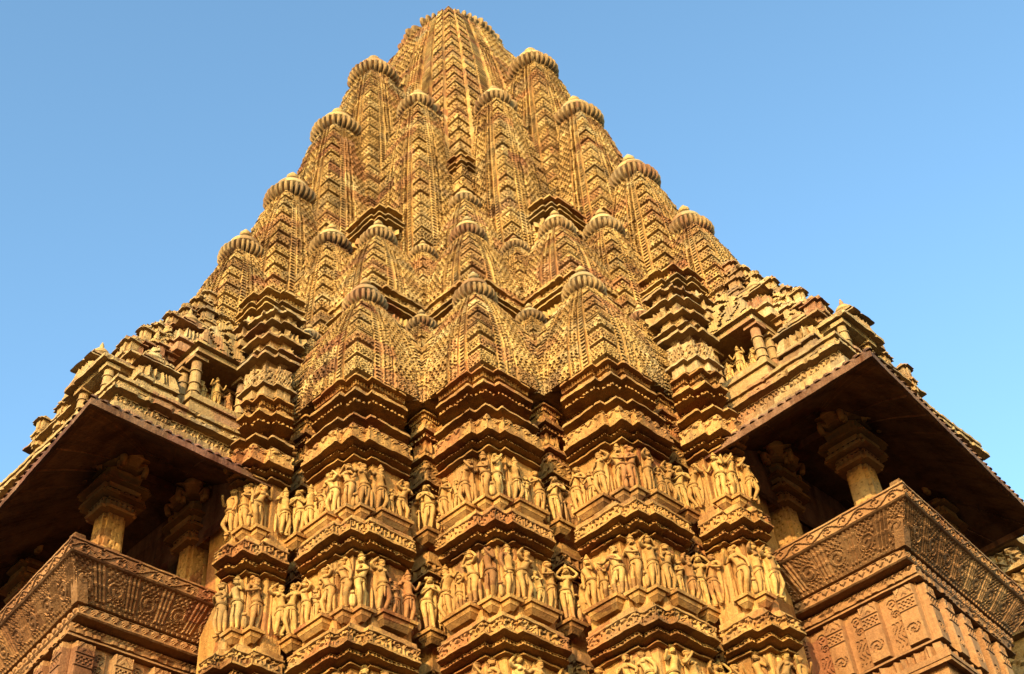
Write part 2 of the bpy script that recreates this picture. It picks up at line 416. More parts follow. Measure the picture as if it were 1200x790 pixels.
# spires over the piers
spire(4.93, 4.93, 16.05, 13.1, .93, .42, n=24, pw=1.7)
both(spire, 6.29, 3.57, 16.05, 13.1, .93, .42, n=24, pw=1.7)
spire(3.66, 3.66, 19.6, 16.4, 1.0, .42, n=24, pw=1.7)
both(spire, 4.95, 2.35, 19.65, 16.4, 1.0, .42, n=24, pw=1.7)
spire(2.95, 2.95, 21.75, 19.0, .78, .40, n=20)
for (P, Q, z, zb, r) in ((5.22, 3.85, 15.9, 13.0, .31), (4.32, 3.0, 19.1, 16.3, .31), (6.45, 2.2, 16.0, 13.0, .29)):
    both(spire, P, Q, z, zb, .42, r, cell=.07, per=.3, n=20, finr=.85)

# double-cornice bases
def base_block(Pc, Qc, h, z, name='cornice_base', mir=False, body=1.2, steps=True):
    mb = MB(); w = h * .25; e = h * .1
    poly = [(-h, -h), (h + e - .001, -h), (h + e, h - w), (h, h - w), (h, h), (h - w, h), (h - w, h + e), (-h, h + e)] if False else \
           [(-h, -h), (h + e, -h), (h + e, h - w), (h, h - w), (h, h), (h - w, h), (h - w, h + e), (-h, h + e)]
    prof = [(.12, -.3), (.06, -.06), (.0, 0), (-.05, 0), (-.06, -.12, 'teeth'), (-.13, -.13), (-.13, -.2, 'block'), (-.34, -.14), (-.34, .02), (-.38, .07), (-.42, .08), (-.43, -.04), (-.47, .03), (-.5, .03), (-.51, -.1), (-.55, -.14, 'block'), (-.75, -.1), (-.76, -.12, 'rough'), (-body, -.12)]
    sweep(mb, poly, rows_from(prof, .03), .03, [False, True, True, True, True, True, True, False], pats=PATS)
    return mb.build(name, M_TOW, temple, mir, W(Pc, Qc, z, mir))
base_block(3.72, 3.72, .98, 16.75)
both(base_block, 5.0, 2.4, 1.0, 16.75)
both(base_block, 3.98, 1.38, .72, 21.05)
both(base_block, 5.9, .5, 1.15, 17.3)
base_block(2.36, 2.36, .64, 23.35, body=.9)

# inner mass that carries the spires
def core(p0, p1, q0, q1, z0, z1, ps=False):
    mb = MB()
    sweep(mb, rect_poly(p0, p1, q0, q1), rows_from([(z1, -.1), (z1 - .05, 0, 'lat'), (z0, 0)], .04), .04, [False, True, True, False], pats=PATS)
    return mb
core(-3, 4.5, -3, 4.5, 12, 16.2).build('core_wall', M_TOW, temple, False, W(0, 0, 0))
core(-3, 3.3, -3, 3.3, 16.2, 19.3).build('core_wall', M_TOW, temple, False, W(0, 0, 0))
for mir in (False, True):
    core(3, 5.9, -1.9, 2.9, 12, 15.9).build('core_wall', M_TOW, temple, mir, W(0, 0, 0))
    core(3, 4.6, -1.6, 1.9, 15.9, 18.6).build('core_wall', M_TOW, temple, mir, W(0, 0, 0))

# ------------------------------------------------------------------ sculpted piers
PROF = [(13.3, -.25), (13.12, -.12), (13.08, -.01), (13.04, 0), (13.045, -.08, 'fringe'), (12.98, -.10), (12.97, -.15, 'rough'), (12.80, -.10), (12.76, .03), (12.68, .06), (12.685, -.10), (12.62, -.10), (12.6, -.0, 'teeth'), (12.55, .01), (12.555, -.3, 'block'), (12.3, -.3), (12.28, -.04, 'rough'), (12.18, .0), (12.15, .13), (12.08, .16), (12.085, -.03), (12.03, .0, 'teeth'), (11.96, .05), (11.95, .1), (11.92, .1), (11.925, .0), (11.87, .0), (11.86, .2), (11.84, .2), (11.84, .215, 'dia'), (11.62, .235), (11.6, .25), (11.56, .25), (11.565, .02, 'fringe'), (11.56, .02), (11.555, .11), (11.54, .12, 'fringe'), (11.48, .16), (11.485, .0), (11.46, .0), (11.455, .06), (11.42, .07), (11.425, -.05), (10.42, -.05), (10.40, .02), (10.30, .14), (10.16, .16), (10.15, .25), (10.12, .27), (10.11, .26, 'frz'), (9.95, .275), (9.95, .295), (9.92, .295), (9.925, .08), (9.92, .16), (9.90, .17, 'fringe'), (9.84, .20), (9.845, .03), (9.82, .03), (9.815, .07), (9.79, .08), (9.795, -.02), (8.70, -.02), (8.68, .05), (8.57, .2), (8.42, .24), (8.41, .34), (8.38, .36), (8.37, .345, 'frz'), (8.2, .365), (8.2, .385), (8.17, .385), (8.175, .16), (8.17, .24), (8.15, .25, 'fringe'), (8.09, .28), (8.095, .10), (8.07, .10), (8.065, .14), (8.04, .14), (8.045, .05), (7.0, .05), (6.95, .3), (6.8, .34), (6.78, .44), (6.77, .43, 'frz'), (6.58, .45), (6.56, .46), (6.565, .2), (6.4, .2), (6.3, .35), (6.2, .35), (6.2, .12), (4.5, .12), (4.4, .5), (4.1, .5), (4.1, .3), (2.5, .3), (2.3, .8), (1.8, .8), (1.8, .6), (.2, .6), (0, 1.0), (-G, 1.0)]
def pier(c, d, w=.235, e=.105, L=.70, L2=None, mir=False, prof=PROF, name='sculpted_pier', mat=None):
    """corner at P=c, Q=d; side lengths L (towards -Q on the P face) and L2 (towards -P on the Q face)"""
    if L2 is None: L2 = L
    qa = d - w - L; pa = c - w - L2
    poly = [(pa, qa), (c + e, qa), (c + e, d - w), (c, d - w), (c, d), (c - w, d), (c - w, d + e), (pa, d + e)]
    mb = MB()
    sweep(mb, poly, rows_from(prof, .02), .022, [True] * 8, pats=PATS, ew=[-.5] + [1] * 6 + [-.5])
    return mb.build(name, mat or M_PIER, temple, mir, W(0, 0, 0))
pier(5.85, 5.85)
both(pier, 7.21, 4.47)
both(pier, 8.02, 3.18, L=.18, L2=.32)
# narrow recess piers between them
RPROF = [(a[0] - .02, a[1] * .5 + (-.02)) + tuple(a[2:]) for a in PROF]
def rpier(P, Q, mir=False):
    mb = MB()
    sweep(mb, rect_poly(P - .5, P, Q - .5, Q), rows_from(RPROF, .03), .03, [False, True, True, False], pats=PATS)
    return mb.build('recess_pier', M_PIER, temple, mir, W(0, 0, 0))
both(rpier, 5.86, 4.52); both(rpier, 7.22, 3.26)
# plain mass behind the piers
mb = MB(); mb.box(-6, 5.5, -6, 5.5, -G, 12.9); mb.build('inner_wall', M_PIER, temple, False, W(0, 0, 0))
for mir in (False, True):
    mb = MB(); mb.box(5.601, 6.9, -5, 3.9, -G, 12.85); mb.box(6.901, 7.62, 1.5, 2.9, -G, 12.8); mb.build('inner_wall', M_PIER, temple, mir, W(0, 0, 0))

# far piers' turret caps (second storey over the pier beside each balcony)
def stack(mir=False):
    mb = MB()
    def st(c, d, l, z, m):
        w = .2; e = .08; qa = d - w - l; pa = c - w - l
        poly = [(pa, qa), (c + e, qa), (c + e, d - w), (c, d - w), (c, d), (c - w, d), (c - w, d + e), (pa, d + e)]
        sweep(m, poly, rows_from(z, .03), .03, [False] + [True] * 6 + [False], pats=PATS)
    st(8.0, 3.16, .45, [(14.25, -.4), (14.12, -.2, 'rough'), (14.02, .0), (13.97, .0), (13.975, -.14), (13.9, -.2), (13.85, -.1, 'lat'), (13.45, -.1), (13.44, -.04), (13.38, -.02), (13.38, -.1), (13.2, -.1)], mb)
    st(7.75, 2.85, .45, [(15.05, -.4), (14.9, -.1), (14.82, .0), (14.78, .0), (14.79, -.14), (14.7, -.14, 'rough'), (14.5, -.06), (14.49, .0), (14.45, .02), (14.46, -.12), (14.1, -.16)], mb)
    st(7.45, 2.5, .45, [(16.1, -.5), (15.95, -.1), (15.85, .0), (15.81, .0), (15.83, -.12), (15.75, -.14, 'rough'), (15.5, -.06), (15.49, .06), (15.44, .08), (15.45, -.1), (15.38, -.1, 'block'), (15.2, -.1), (15.2, -.02), (15.15, .0), (15.16, -.16), (15.0, -.16)], mb)
    return mb.build('turret_cap', M_ROOF, temple, mir, W(0, 0, 0))
both(stack)

# ------------------------------------------------------------------ balconies
QN, QF = 1.43, -2.2
SK = .088
def bpoly(P0, P1, Q0, Q1): return [(P0, Q0), (P1 - SK * (Q1 - Q0), Q0), (P1, Q1), (P0, Q1)]      # near and far edge of the ledge
def empty(name, loc, parent=None):
    o = bpy.data.objects.new(name, None); C.objects.link(o); o.location = loc
    if parent: o.parent = parent; o['_w'] = loc
    return o
def balcony(mir=False):
    root = empty('balcony', (0, 0, 0), temple)
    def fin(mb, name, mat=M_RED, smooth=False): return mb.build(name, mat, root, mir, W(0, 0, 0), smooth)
    Pi = 6.9
    # pilastered base wall
    mb = MB()
    prof = [(9.475, .0), (9.47, .10), (9.44, .12, 'rough'), (9.34, .10), (9.32, .02), (9.30, .12), (9.26, .14), (9.265, .0), (8.34, .0), (8.33, .10), (8.28, .14), (8.285, .02), (8.25, .04, 'block'), (8.02, .04), (8.0, .24), (7.95, .24), (7.95, .1), (7.9, .22), (8.04, .22), (8.04, .1), (7.2, .1), (7.1, .45), (6.9, .45), (6.9, .3), (4, .3), (3.8, .8), (3.3, .8), (3.3, .6), (.2, .6), (0, 1), (-G, 1)]
    sweep(mb, bpoly(Pi, 9.36, QF + .32, QN - .32), rows_from(prof, .03), .03, [True, True, True, False], pats=PATS)
    fin(mb, 'base_wall')
    # carved pilasters on the base wall
    def pil(face, c, wd, out, z0=8.36, z1=9.24):
        m = MB(); nu = int(wd / .012); nv = int((z1 - z0) / .012)
        u = np.linspace(-wd / 2, wd / 2, nu); v = np.linspace(z0, z1, nv)
        U, V = np.meshgrid(u, v)
        y = (V - z0) / (z1 - z0)
        h = np.zeros_like(U) - .0
        def med(cx, cy, R, tw):
            r = np.hypot(U - cx, (V - cy)); th = np.arctan2(V - cy, U - cx)
            return np.where(r < R, np.where((np.cos(r / R * 12 + tw * th) > .0) | (r > .86 * R), 0, -1), 0) * .022
        if wd > .28:
            h += med(0, z0 + .22, wd * .40, 2) + np.where((np.abs(U) > wd * .43) & (np.abs(U) < wd * .47), -.015, 0) + np.where((y > .62) & (y < .74) & (np.abs(U) < wd * .4), np.where(np.cos(U * 90) * np.cos((V) * 90) > 0, 0, -1), 0) * .02
            h += np.where((np.abs(y - .58) < .015) | (np.abs(y - .78) < .02), -.02, 0) + np.where((y > .82) & (np.abs(U) < wd * .4), np.where(np.cos(np.abs(U) * 60 + V * 50) > 0, 0, -1), 0) * .012
            edge = .0
        else:
            h += med(0, z1 - .14, wd * .42, 1) + med(-.01, z1 - .30, wd * .34, -2) + np.where((y < .52) & (y > .08), np.where(np.cos((U - .04 * np.sin(V * 22)) * 95) > .2, 0, -1), 0) * .018
        side = (np.abs(U) >= wd / 2 - .001) | (V <= z0 + .001) | (V >= z1 - .001)
        D = np.where(side, 0, out + h)
        if face == 'P': X = np.stack([9.36 - SK * (QN - .32 - c - U) + D, c + U, V], -1)
        else: X = np.stack([c - U, (QN - .32) + D, V], -1)
        i, j = np.meshgrid(np.arange(nv - 1), np.arange(nu - 1), indexing='ij')
        F = np.stack([i * nu + j, i * nu + j + 1, (i + 1) * nu + j + 1, (i + 1) * nu + j], -1).reshape(-1, 4)
        m.add(X.reshape(-1, 3), F)
        fin(m, 'pilaster')
    x = 9.19; k = 0
    while x > 7.3:
        wd = .31 if k % 2 == 0 else .22
        pil('Q', x - (wd - .31) / 2, wd, .12 if k % 2 == 0 else .03); x -= .30; k += 1
    x = QN - .49; k = 0
    while x > QF + .5:
        wd = .31 if k % 2 == 0 else .22
        pil('P', x, wd, .12 if k % 2 == 0 else .03); x -= .30; k += 1
    # floor slab with braided edge
    mb = MB()
    sweep(mb, bpoly(Pi, 9.51, QF, QN), rows_from([(9.66, -.1), (9.65, -.02), (9.63, .0, 'dia'), (9.5, .0), (9.48, -.02), (9.48, -.2)], .02), .02, [True, True, True, False], pats=PATS)
    fin(mb, 'floor_slab')
    # leaning railing: carved panels between twin colonettes
    mb = MB()
    def rail_pat(u, v, h, k):
        per = .44; x = (u / per - np.floor(u / per)); a = 0 * u - .0
        y = (v - 9.66) / .44
        colz = (x > .60) & (x < .96)
        tube = np.where(colz, -.045 + .05 * np.abs(np.sin((x - .60) / .36 * np.pi * 3)) + .008 * (np.abs((y * 3) % 1 - .5) < .12), 0)
        dx = (x - .30) * per; dy = (y - .5) * .53
        r = np.hypot(dx, dy) / .115; th = np.arctan2(dy, dx) * np.where(np.floor(u / per) % 2, 1, -1)
        spir = np.where((np.cos(r * 8.5 + th) > .1) | (r > .86), 0, -1)
        fill = np.where(np.cos(dx * 95) * np.cos(dy * 80 + 1.2) > .05, 0, -1)
        med = np.where(~colz, np.where(r < 1, spir, np.where(r < 1.12, -1, fill)), 0) * .022
        med = np.where((~colz) & ((x < .04) | (x > .57)), -.028, med)
        med = np.where((y < .1), np.where(np.cos(u * 75) > 0, .004, -.02), np.where(y < .14, -.02, med)); tube = np.where(y < .14, 0, tube)
        return tube + med
    pt = dict(PATS); pt['rail'] = rail_pat; pt['vine'] = lambda u, v, h, k: p_vine(u, v, 10.12, .2, .42, .016)
    sweep(mb, bpoly(Pi, 9.51, QF, QN), rows_from([(10.1, .30), (10.1, .36, 'rail'), (9.67, .02), (9.66, -.1)], .012), .012, [True, True, True, False], pats=pt, cap=False)
    r_ = fin(mb, 'railing')
    mb = MB()
    sweep(mb, bpoly(Pi, 9.51, QF, QN), rows_from([(10.36, .25), (10.35, .40), (10.33, .43, 'vine'), (10.13, .41), (10.11, .39), (10.1, .36), (10.1, .2)], .012), .012, [True, True, True, False], pats=pt)
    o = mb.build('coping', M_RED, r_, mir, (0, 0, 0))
    mb = MB(); mb.frus((9.40, 9.56, QN - .11, QN + .05), 9.64, (9.80, 9.955, QN + .29, QN + .445), 10.375)
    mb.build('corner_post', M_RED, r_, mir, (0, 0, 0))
    # pillars
    def pillar(P, Q, z0=10.0):
        pr = empty('pillar', W(P, Q, z0, mir), root); pr['_w'] = W(P, Q, z0, mir)
        s = .20; n_ = .055
        poly = [(-s + n_, -s), (s - n_, -s), (s - n_, -s + n_), (s, -s + n_), (s, s - n_), (s - n_, s - n_), (s - n_, s), (-s + n_, s), (-s + n_, s - n_), (-s, s - n_), (-s, -s + n_), (-s + n_, -s + n_)]
        mb = MB(); fl = lambda u, v, h, k: np.where(np.abs(u) < h * .6, np.where(np.cos(v * 40) * np.cos(u * 60) > -.2, 0, -.012), 0)
        sweep(mb, poly, rows_from([(11.5 - z0, -.02, 'f'), (.5, .0), (.0, .03)], .02), .02, pats={'f': fl})
        mb.build('shaft', M_PILL, pr, mir, (0, 0, 0))
        mb = MB()
        zc = 11.44 - z0
        sweep(mb, poly, rows_from([(zc + .52, .0), (zc + .5, .2), (zc + .44, .22), (zc + .43, .12), (zc + .36, .10, 'fringe'), (zc + .3, .1), (zc + .28, .17), (zc + .22, .18), (zc + .21, .06), (zc + .16, .08, 'fringe'), (zc + .08, .06), (zc + .06, .10), (zc + .02, .08), (zc, 0)], .02), .02, pats=PATS)
        mb.build('capital', M_PILL, pr, mir, (0, 0, 0))
        mb = MB(); mb.frus((-.24, .24, -.24, .24), zc + .5, (-.34, .34, -.34, .34), 12.62 - z0)
        mb.build('bracket', M_PILL, pr, mir, (0, 0, 0))
        for dp, dq, a in ((.34, 0, 0), (0, .34, 90), (.3, .3, 45), (0, -.34, -90)):
            o = bpy.data.objects.new('bracket_figure', gana_me); C.objects.link(o); o.parent = pr
            off = W(dp, dq, 0, mir) - W(0, 0, 0, mir); off.z = 12.02 - z0
            o.location = off; d = off.copy(); off_s = 1.25; o.rotation_euler = (0, 0, math.atan2(d.y, d.x) + math.pi / 2); o.scale = (1.2, 1.2, 1.0)
        return pr
    for P, Q in ((9.05, 1.0), (8.85, -1.75), (7.60, 1.05)): pillar(P, Q)
    # beam and ceiling
    mb = MB(); mb.box(Pi, 9.32, QF + .25, QN + .1, 12.44, 12.8)
    mb.box(Pi, 9.2, .85, 1.15, 12.30, 12.439); mb.box(8.75, 9.1, QF - .1, .849, 12.30, 12.439)
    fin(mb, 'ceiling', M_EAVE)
    # back wall inside in the dark
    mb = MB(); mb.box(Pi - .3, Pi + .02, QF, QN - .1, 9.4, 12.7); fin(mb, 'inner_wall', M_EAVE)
    # eave: a deep sloping slab with a drip edge
    mb = MB()
    EN, EF, EP = 3.22, -2.6, 10.72
    tooth = lambda u, v, h, k: np.where(((u / .17) % 1) < .5, .035, 0)
    joint = lambda u, v, h, k: np.where(((u / .62 + .3) % 1) < .03, -.03, 0) + np.where(((u / .155) % 1) < .12, .008, 0) + (hsh(np.floor(u / .62 + .3), 5) - .5) * .02
    sweep(mb, [(7.72, EF), (EP - .50, EF), (EP, EN), (7.72, EN)], rows_from([(12.62, -1.45), (12.5, -1.3), (12.1, -.8), (11.8, -.4), (11.59, -.08), (11.59, -.08, 't'), (11.50, -.01), (11.47, -.0), (11.38, 0), (11.385, -.06), (11.47, -.08, 'j'), (11.8, -.55), (11.8, -.55, 'j'), (12.15, -1.15), (12.15, -1.15, 'j'), (12.42, -1.75), (12.5, -1.85)], .05), .03, [True, True, True, False], pats={'t': tooth, 'j': joint}, ew=[1, 1, 1, 0])
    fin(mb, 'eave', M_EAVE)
    return root

# ------------------------------------------------------------------ figures
def skin_mesh(name, verts, edges, radii, sub=2, root=0, flat=None):
    me = bpy.data.meshes.new(name); me.from_pydata(verts, edges, [])
    o = bpy.data.objects.new(name, me); C.objects.link(o)
    md = o.modifiers.new('s', 'SKIN'); md.use_smooth_shade = True
    lay = me.skin_vertices[0].data
    for i, r in enumerate(radii):
        lay[i].radius = r if isinstance(r, tuple) else (r, r)
    lay[root].use_root = True
    sb = o.modifiers.new('b', 'SUBSURF'); sb.levels = sub; sb.render_levels = sub
    dg = bpy.context.evaluated_depsgraph_get(); ev = o.evaluated_get(dg)
    m2 = bpy.data.meshes.new_from_object(ev); m2.name = name
    bpy.data.objects.remove(o); bpy.data.meshes.remove(me)
    return m2
def join_meshes(name, parts, mat, smooth=True):
    V = []; F = []; n = 0
    for p in parts:
        if isinstance(p, tuple): vs, fs = p
        else:
            vs = [tuple(v.co) for v in p.vertices]; fs = [tuple(f.vertices) for f in p.polygons]
        V += list(vs); F += [tuple(i + n for i in f) for f in fs]; n += len(vs)
    me = bpy.data.meshes.new(name); me.from_pydata(V, [], F); me.update()
    me.polygons.foreach_set('use_smooth', [smooth] * len(me.polygons)); me.materials.append(mat)
    return me
def torus(c, R, r, n=18, m=6, ry=None, tilt=0):
    ry = ry or R; vs = []; fs = []
    for i in range(n):
        a = 2 * math.pi * i / n
        for j in range(m):
            b = 2 * math.pi * j / m
            x = (R + r * math.cos(b)) * math.cos(a); y = (ry + r * math.cos(b)) * math.sin(a); z = r * math.sin(b) - tilt * y
            vs.append((c[0] + x, c[1] + y, c[2] + z))
            fs.append((i * m + j, ((i + 1) % n) * m + j, ((i + 1) % n) * m + (j + 1) % m, i * m + (j + 1) % m))
    return vs, fs
def ell(c, rx, ry, rz, n=14, m=9):
    vs = []; fs = []
    for i in range(m + 1):
        a = math.pi * i / m
        for j in range(n):
            b = 2 * math.pi * j / n
            vs.append((c[0] + rx * math.sin(a) * math.cos(b), c[1] + ry * math.sin(a) * math.sin(b), c[2] + rz * math.cos(a)))
    for i in range(m):
        for j in range(n): fs.append((i * n + j, (i + 1) * n + j, (i + 1) * n + (j + 1) % n, i * n + (j + 1) % n))
    return vs, fs
def figure(name, sway=.05, male=False, arms=('chest', 'down'), knee=0., hat='crown', turn=0., mat=None, seat=False):
    """height about 1, facing -Y, feet at z=0 on a small plinth"""
    s = sway
    V = []; E = []; R = []
    def v(x, y, z, r, par=None):
        V.append((x, y, z)); R.append(r)
        if par is not None: E.append((par, len(V) - 1))
        return len(V) - 1
    hip = v(s, 0, .50, (.085, .07))
    wa = v(s * .3, -.01, .60, (.052, .045), hip)
    ch = v(-s * .3, -.012, .70, (.082, .058) if not male else (.092, .06), wa)
    nk0 = v(-s * .5, 0, .775, (.05, .04), ch)
    nk = v(-s * .4 + turn * .01, -.005, .80, .026, nk0)
    hd = v(-s * .2 + turn * .02, -.015, .845, (.042, .046), nk)
    ht = v(-s * .15 + turn * .02, -.015, .885, (.040, .046), hd)
    if hat == 'crown':
        pass
    elif hat == 'bun':
        pass
    for sd in (-1, 1):
        hj = v(s + sd * .045, 0, .46, .058 if not male else .052, hip)
        bend = knee if sd > 0 else 0
        kn = v(s * .5 + sd * (.05 + bend * .5), -.02 - bend * .5, .26 + bend * .05, .037, hj)
        an = v(s * .15 + sd * (.05 - bend * .2), .0, .05, .022, kn)
        v(s * .15 + sd * .06, -.055, .018, (.024, .016), an)
        sh = v(-s * .5 + sd * .095, 0, .745, .034, nk0)
        k = arms[0] if sd < 0 else arms[1]
        if k == 'chest': el = v(-s * .3 + sd * .14, -.01, .63, .026, sh); h = v(sd * .03 - s * .3, -.085, .67, .019, el); v(sd * .0 - s * .3, -.095, .70, .014, h)
        elif k == 'down': el = v(s * .2 + sd * .14, .0, .61, .025, sh); h = v(s * .8 + sd * .13, -.03, .48, .018, el); v(s * .8 + sd * .125, -.045, .435, .014, h)
        elif k == 'up': el = v(-s * .3 + sd * .16, -.02, .80, .025, sh); h = v(-s * .2 + sd * .07, -.02, .92, .018, el); v(-s * .2 + sd * .03, -.02, .96, .014, h)
        elif k == 'hold': el = v(-s * .3 + sd * .16, -.02, .66, .025, sh); h = v(sd * .17, -.08, .76, .018, el); v(sd * .165, -.09, .80, .018, h)
        elif k == 'side': el = v(-s * .3 + sd * .17, 0, .65, .025, sh); h = v(s * .6 + sd * .10, -.04, .57, .018, el)
        elif k == 'broken': el = v(sd * .13 - s * .3, -.01, .665, .027, sh)
        elif k == 'mirror': el = v(-s * .3 + sd * .15, -.05, .66, .025, sh); h = v(sd * .09 - s * .3, -.12, .78, .018, el); v(sd * .07 - s * .3, -.13, .84, .022, h)
        elif k == 'hug': el = v(sd * .17, -.02, .68, .025, sh); h = v(sd * .26, -.05, .72, .018, el)
    body = skin_mesh(name, V, E, R)
    parts = [body]
    if not male:
        for sd in (-1, 1): parts.append(ell((-s * .3 + sd * .037, -.058, .705), .034, .034, .034))
    parts.append(ell((-s * .2 + turn * .02, -.062, .868), .007, .014, .012, 6, 4))
    for sd in (-1, 1): parts.append(ell((-s * .2 + turn * .02 + sd * .046, .0, .86), .010, .014, .022, 8, 5))
    for sd in (-1, 1): parts.append(ell((-s * .2 + turn * .02 + sd * .017, -.054, .874), .007, .005, .005, 6, 4))
    # jewellery: necklace, girdle, anklets, garland
    parts.append(torus((-s * .45, -.012, .775), .05, .010, ry=.045, tilt=-.4))
    parts.append(torus((s * .9, -.0, .515), .088, .012, ry=.072, tilt=.15)); parts.append(torus((s * .9, -.0, .49), .09, .009, ry=.074, tilt=.3))
    parts.append(torus((s * .5, -.0, .40), .09, .008, ry=.060, tilt=.9))
    for sd in (-1, 1): parts.append(torus((s * .15 + sd * .05, 0, .06), .026, .008, 10, 5))
    parts.append(ell((s * .5, -.055, .38), .016, .012, .12, 8, 6))
    hx = -s * .2 + turn * .02
    parts.append(ell((hx, -.012, .868), .044, .052, .058))
    if hat == 'crown': parts += [torus((hx, -.012, .905), .042, .010, ry=.048), ell((hx, -.005, .935), .040, .042, .04), ell((hx, -.005, .975), .028, .028, .03), ell((hx, -.005, 1.005), .014, .014, .022)]
    else: parts += [torus((hx, -.006, .90), .042, .010, ry=.05, tilt=-.2), ell((hx, .005, .905), .05, .05, .04), ell((hx + (.045 if turn <= 0 else -.045), .02, .935), .038, .036, .034)]
    # back scarf clings to the slab, side attendant
    parts.append(ell((s * .3 + .15, .03, .12), .035, .03, .11, 9, 7)); parts.append(ell((s * .3 + .15, .01, .25), .024, .026, .03, 8, 6))
    parts.append(ell((-.13, .03, .22), .018, .03, .2, 8, 6)); parts.append(ell((.0, .04, .5), .10, .025, .46, 12, 8))
    # plinth
    b = [(-.12, -.1, 0), (.12, -.1, 0), (.12, .06, 0), (-.12, .06, 0), (-.13, -.11, -.03), (.13, -.11, -.03), (.13, .07, -.03), (-.13, .07, -.03)]
    me = join_meshes(name, parts, mat or M_STAT)
    return me
ST = {
 'lady_chest': figure('statue', .055, False, ('chest', 'chest'), .0, 'bun'),
 'lady_up': figure('statue', .05, False, ('up', 'side'), .06, 'bun', 1),
 'lady_two_up': figure('statue', -.04, False, ('up', 'up'), .0, 'crown', 0),
 'lord_four': figure('statue', .03, True, ('hold', 'hold'), .0, 'crown'),
 'lord_down': figure('statue', -.05, True, ('hold', 'down'), .05, 'crown', -1),
 'lady_side': figure('statue', -.06, False, ('side', 'chest'), .05, 'bun', -1),
 'lover': figure('statue', .06, True, ('hug', 'chest'), .07, 'crown', 2),
 'lady_mirror': figure('statue', .07, False, ('mirror', 'down'), .08, 'bun', -2),
 'lord_broken': figure('statue', .04, True, ('broken', 'hold'), .03, 'crown', 1),
 'lady_broken': figure('statue', -.08, False, ('up', 'broken'), .07, 'bun', 2),
 'guard': figure('statue', .02, True, ('down', 'mirror'), .1, 'bun', -2),
 'lady_hug': figure('statue', -.07, False, ('chest', 'hug'), .05, 'bun', -2),
}
DESC = {'lady_chest': 'female figure, hands at chest', 'lady_up': 'female figure, one arm raised', 'lady_two_up': 'female figure, arms overhead',
 'lord_four': 'crowned figure, both hands raised', 'lord_down': 'crowned male, one arm lowered', 'lady_side': 'female figure, hand on hip', 'lover': 'male embracing partner', 'lady_hug': 'female embracing partner', 'lady_mirror': 'female figure gazing into a mirror', 'lord_broken': 'crowned male with a broken arm', 'lady_broken': 'female figure with a broken arm', 'guard': 'male attendant holding a bud'}
KEYS = list(ST)
STP = {}
for k, me in ST.items():
    m = me.copy(); m.materials.clear(); m.materials.append(M_STATP); STP[k] = m
# rearing beast for the recesses
def beast():
    V = [(0, 0, .42), (0, -.05, .62), (.02, -.10, .78), (.06, -.19, .85), (.07, -.27, .81), (0, .03, .25),
         (.06, .0, .2), (.07, -.08, .1), (.07, -.05, .02), (-.05, .03, .2), (-.06, -.02, .08), (-.06, -.05, .02),
         (.07, -.13, .6), (.09, -.24, .63), (.09, -.27, .55), (-.07, -.13, .62), (-.09, -.22, .66), (-.09, -.28, .60), (0, .1, .3), (.02, .13, .5), (.05, .1, .65)]
    E = [(0, 1), (1, 2), (2, 3), (3, 4), (0, 5), (5, 6), (6, 7), (7, 8), (5, 9), (9, 10), (10, 11), (1, 12), (12, 13), (13, 14), (1, 15), (15, 16), (16, 17), (5, 18), (18, 19), (19, 20)]
    R = [.13, .12, .09, .08, .045, .11, .07, .04, .03, .07, .04, .03, .045, .03, .03, .045, .03, .03, .03, .02, .02]
    b = skin_mesh('beast', V, E, R)
    parts = [b]
    for i in range(9):
        a = i * .7; parts.append(ell((.05 * math.cos(a), -.04 + .07 * math.sin(a), .70 + .02 * i), .03, .03, .03, 7, 5))
    for sd in (-1, 1): parts.append(ell((.04 + sd * .05, -.13, .92), .02, .02, .045, 7, 5))
    parts.append(ell((-.03, -.02, 1.0), .03, .04, .03, 8, 6)); parts.append(ell((-.03, .02, .93), .035, .04, .06, 8, 6))
    return join_meshes('beast_statue', parts, M_STAT)
BEAST = beast()
def gana():
    V = [(0, 0, .22), (0, -.03, .34), (0, -.05, .42), (0, -.12, .52), (.10, .0, .18), (.19, -.1, .24), (.17, -.06, .04), (-.10, .0, .18), (-.19, -.1, .24), (-.17, -.06, .04),
         (.13, -.02, .40), (.24, -.03, .44), (.2, -.02, .58), (-.13, -.02, .40), (-.24, -.03, .44), (-.2, -.02, .58)]
    E = [(0, 1), (1, 2), (2, 3), (0, 4), (4, 5), (5, 6), (0, 7), (7, 8), (8, 9), (2, 10), (10, 11), (11, 12), (2, 13), (13, 14), (14, 15)]
    R = [.12, .12, .08, .075, .07, .05, .035, .07, .05, .035, .055, .04, .03, .055, .04, .03]
    b = skin_mesh('gana', V, E, R)
    return join_meshes('bracket_figure', [b, torus((0, -.05, .44), .08, .015), ell((0, -.19, .51), .02, .03, .02, 7, 5), ell((0, -.11, .59), .05, .05, .03), ell((.07, -.11, .52), .02, .02, .035, 7, 5), ell((-.07, -.11, .52), .02, .02, .035, 7, 5)], M_PILL)
gana_me = gana()
WEAR[0] = .35
both(balcony)
WEAR[0] = 1.0
NST = [0]
def statue(P, Q, z, nP, nQ, key, h, mir, label, group=None, pale=False, tilt=0):
    o = bpy.data.objects.new('statue' if key != 'beast' else 'beast_statue', BEAST if key == 'beast' else (STP if pale else ST)[key])
    C.objects.link(o); o.location = W(P, Q, z, mir)
    if mir: nP, nQ = nQ, nP
    x, y = (nP - nQ) / S2, -(nP + nQ) / S2
    o.rotation_euler = (0, 0, math.atan2(y, x) + math.pi / 2 + tilt); o.scale = (h * (1 if NST[0] % 2 else -1) * 1.10, h * 1.2, h)
    if o.scale.x < 0 and False: pass
    o['label'] = label; o['category'] = 'statue'; NST[0] += 1
    if group: o['group'] = group
    return o
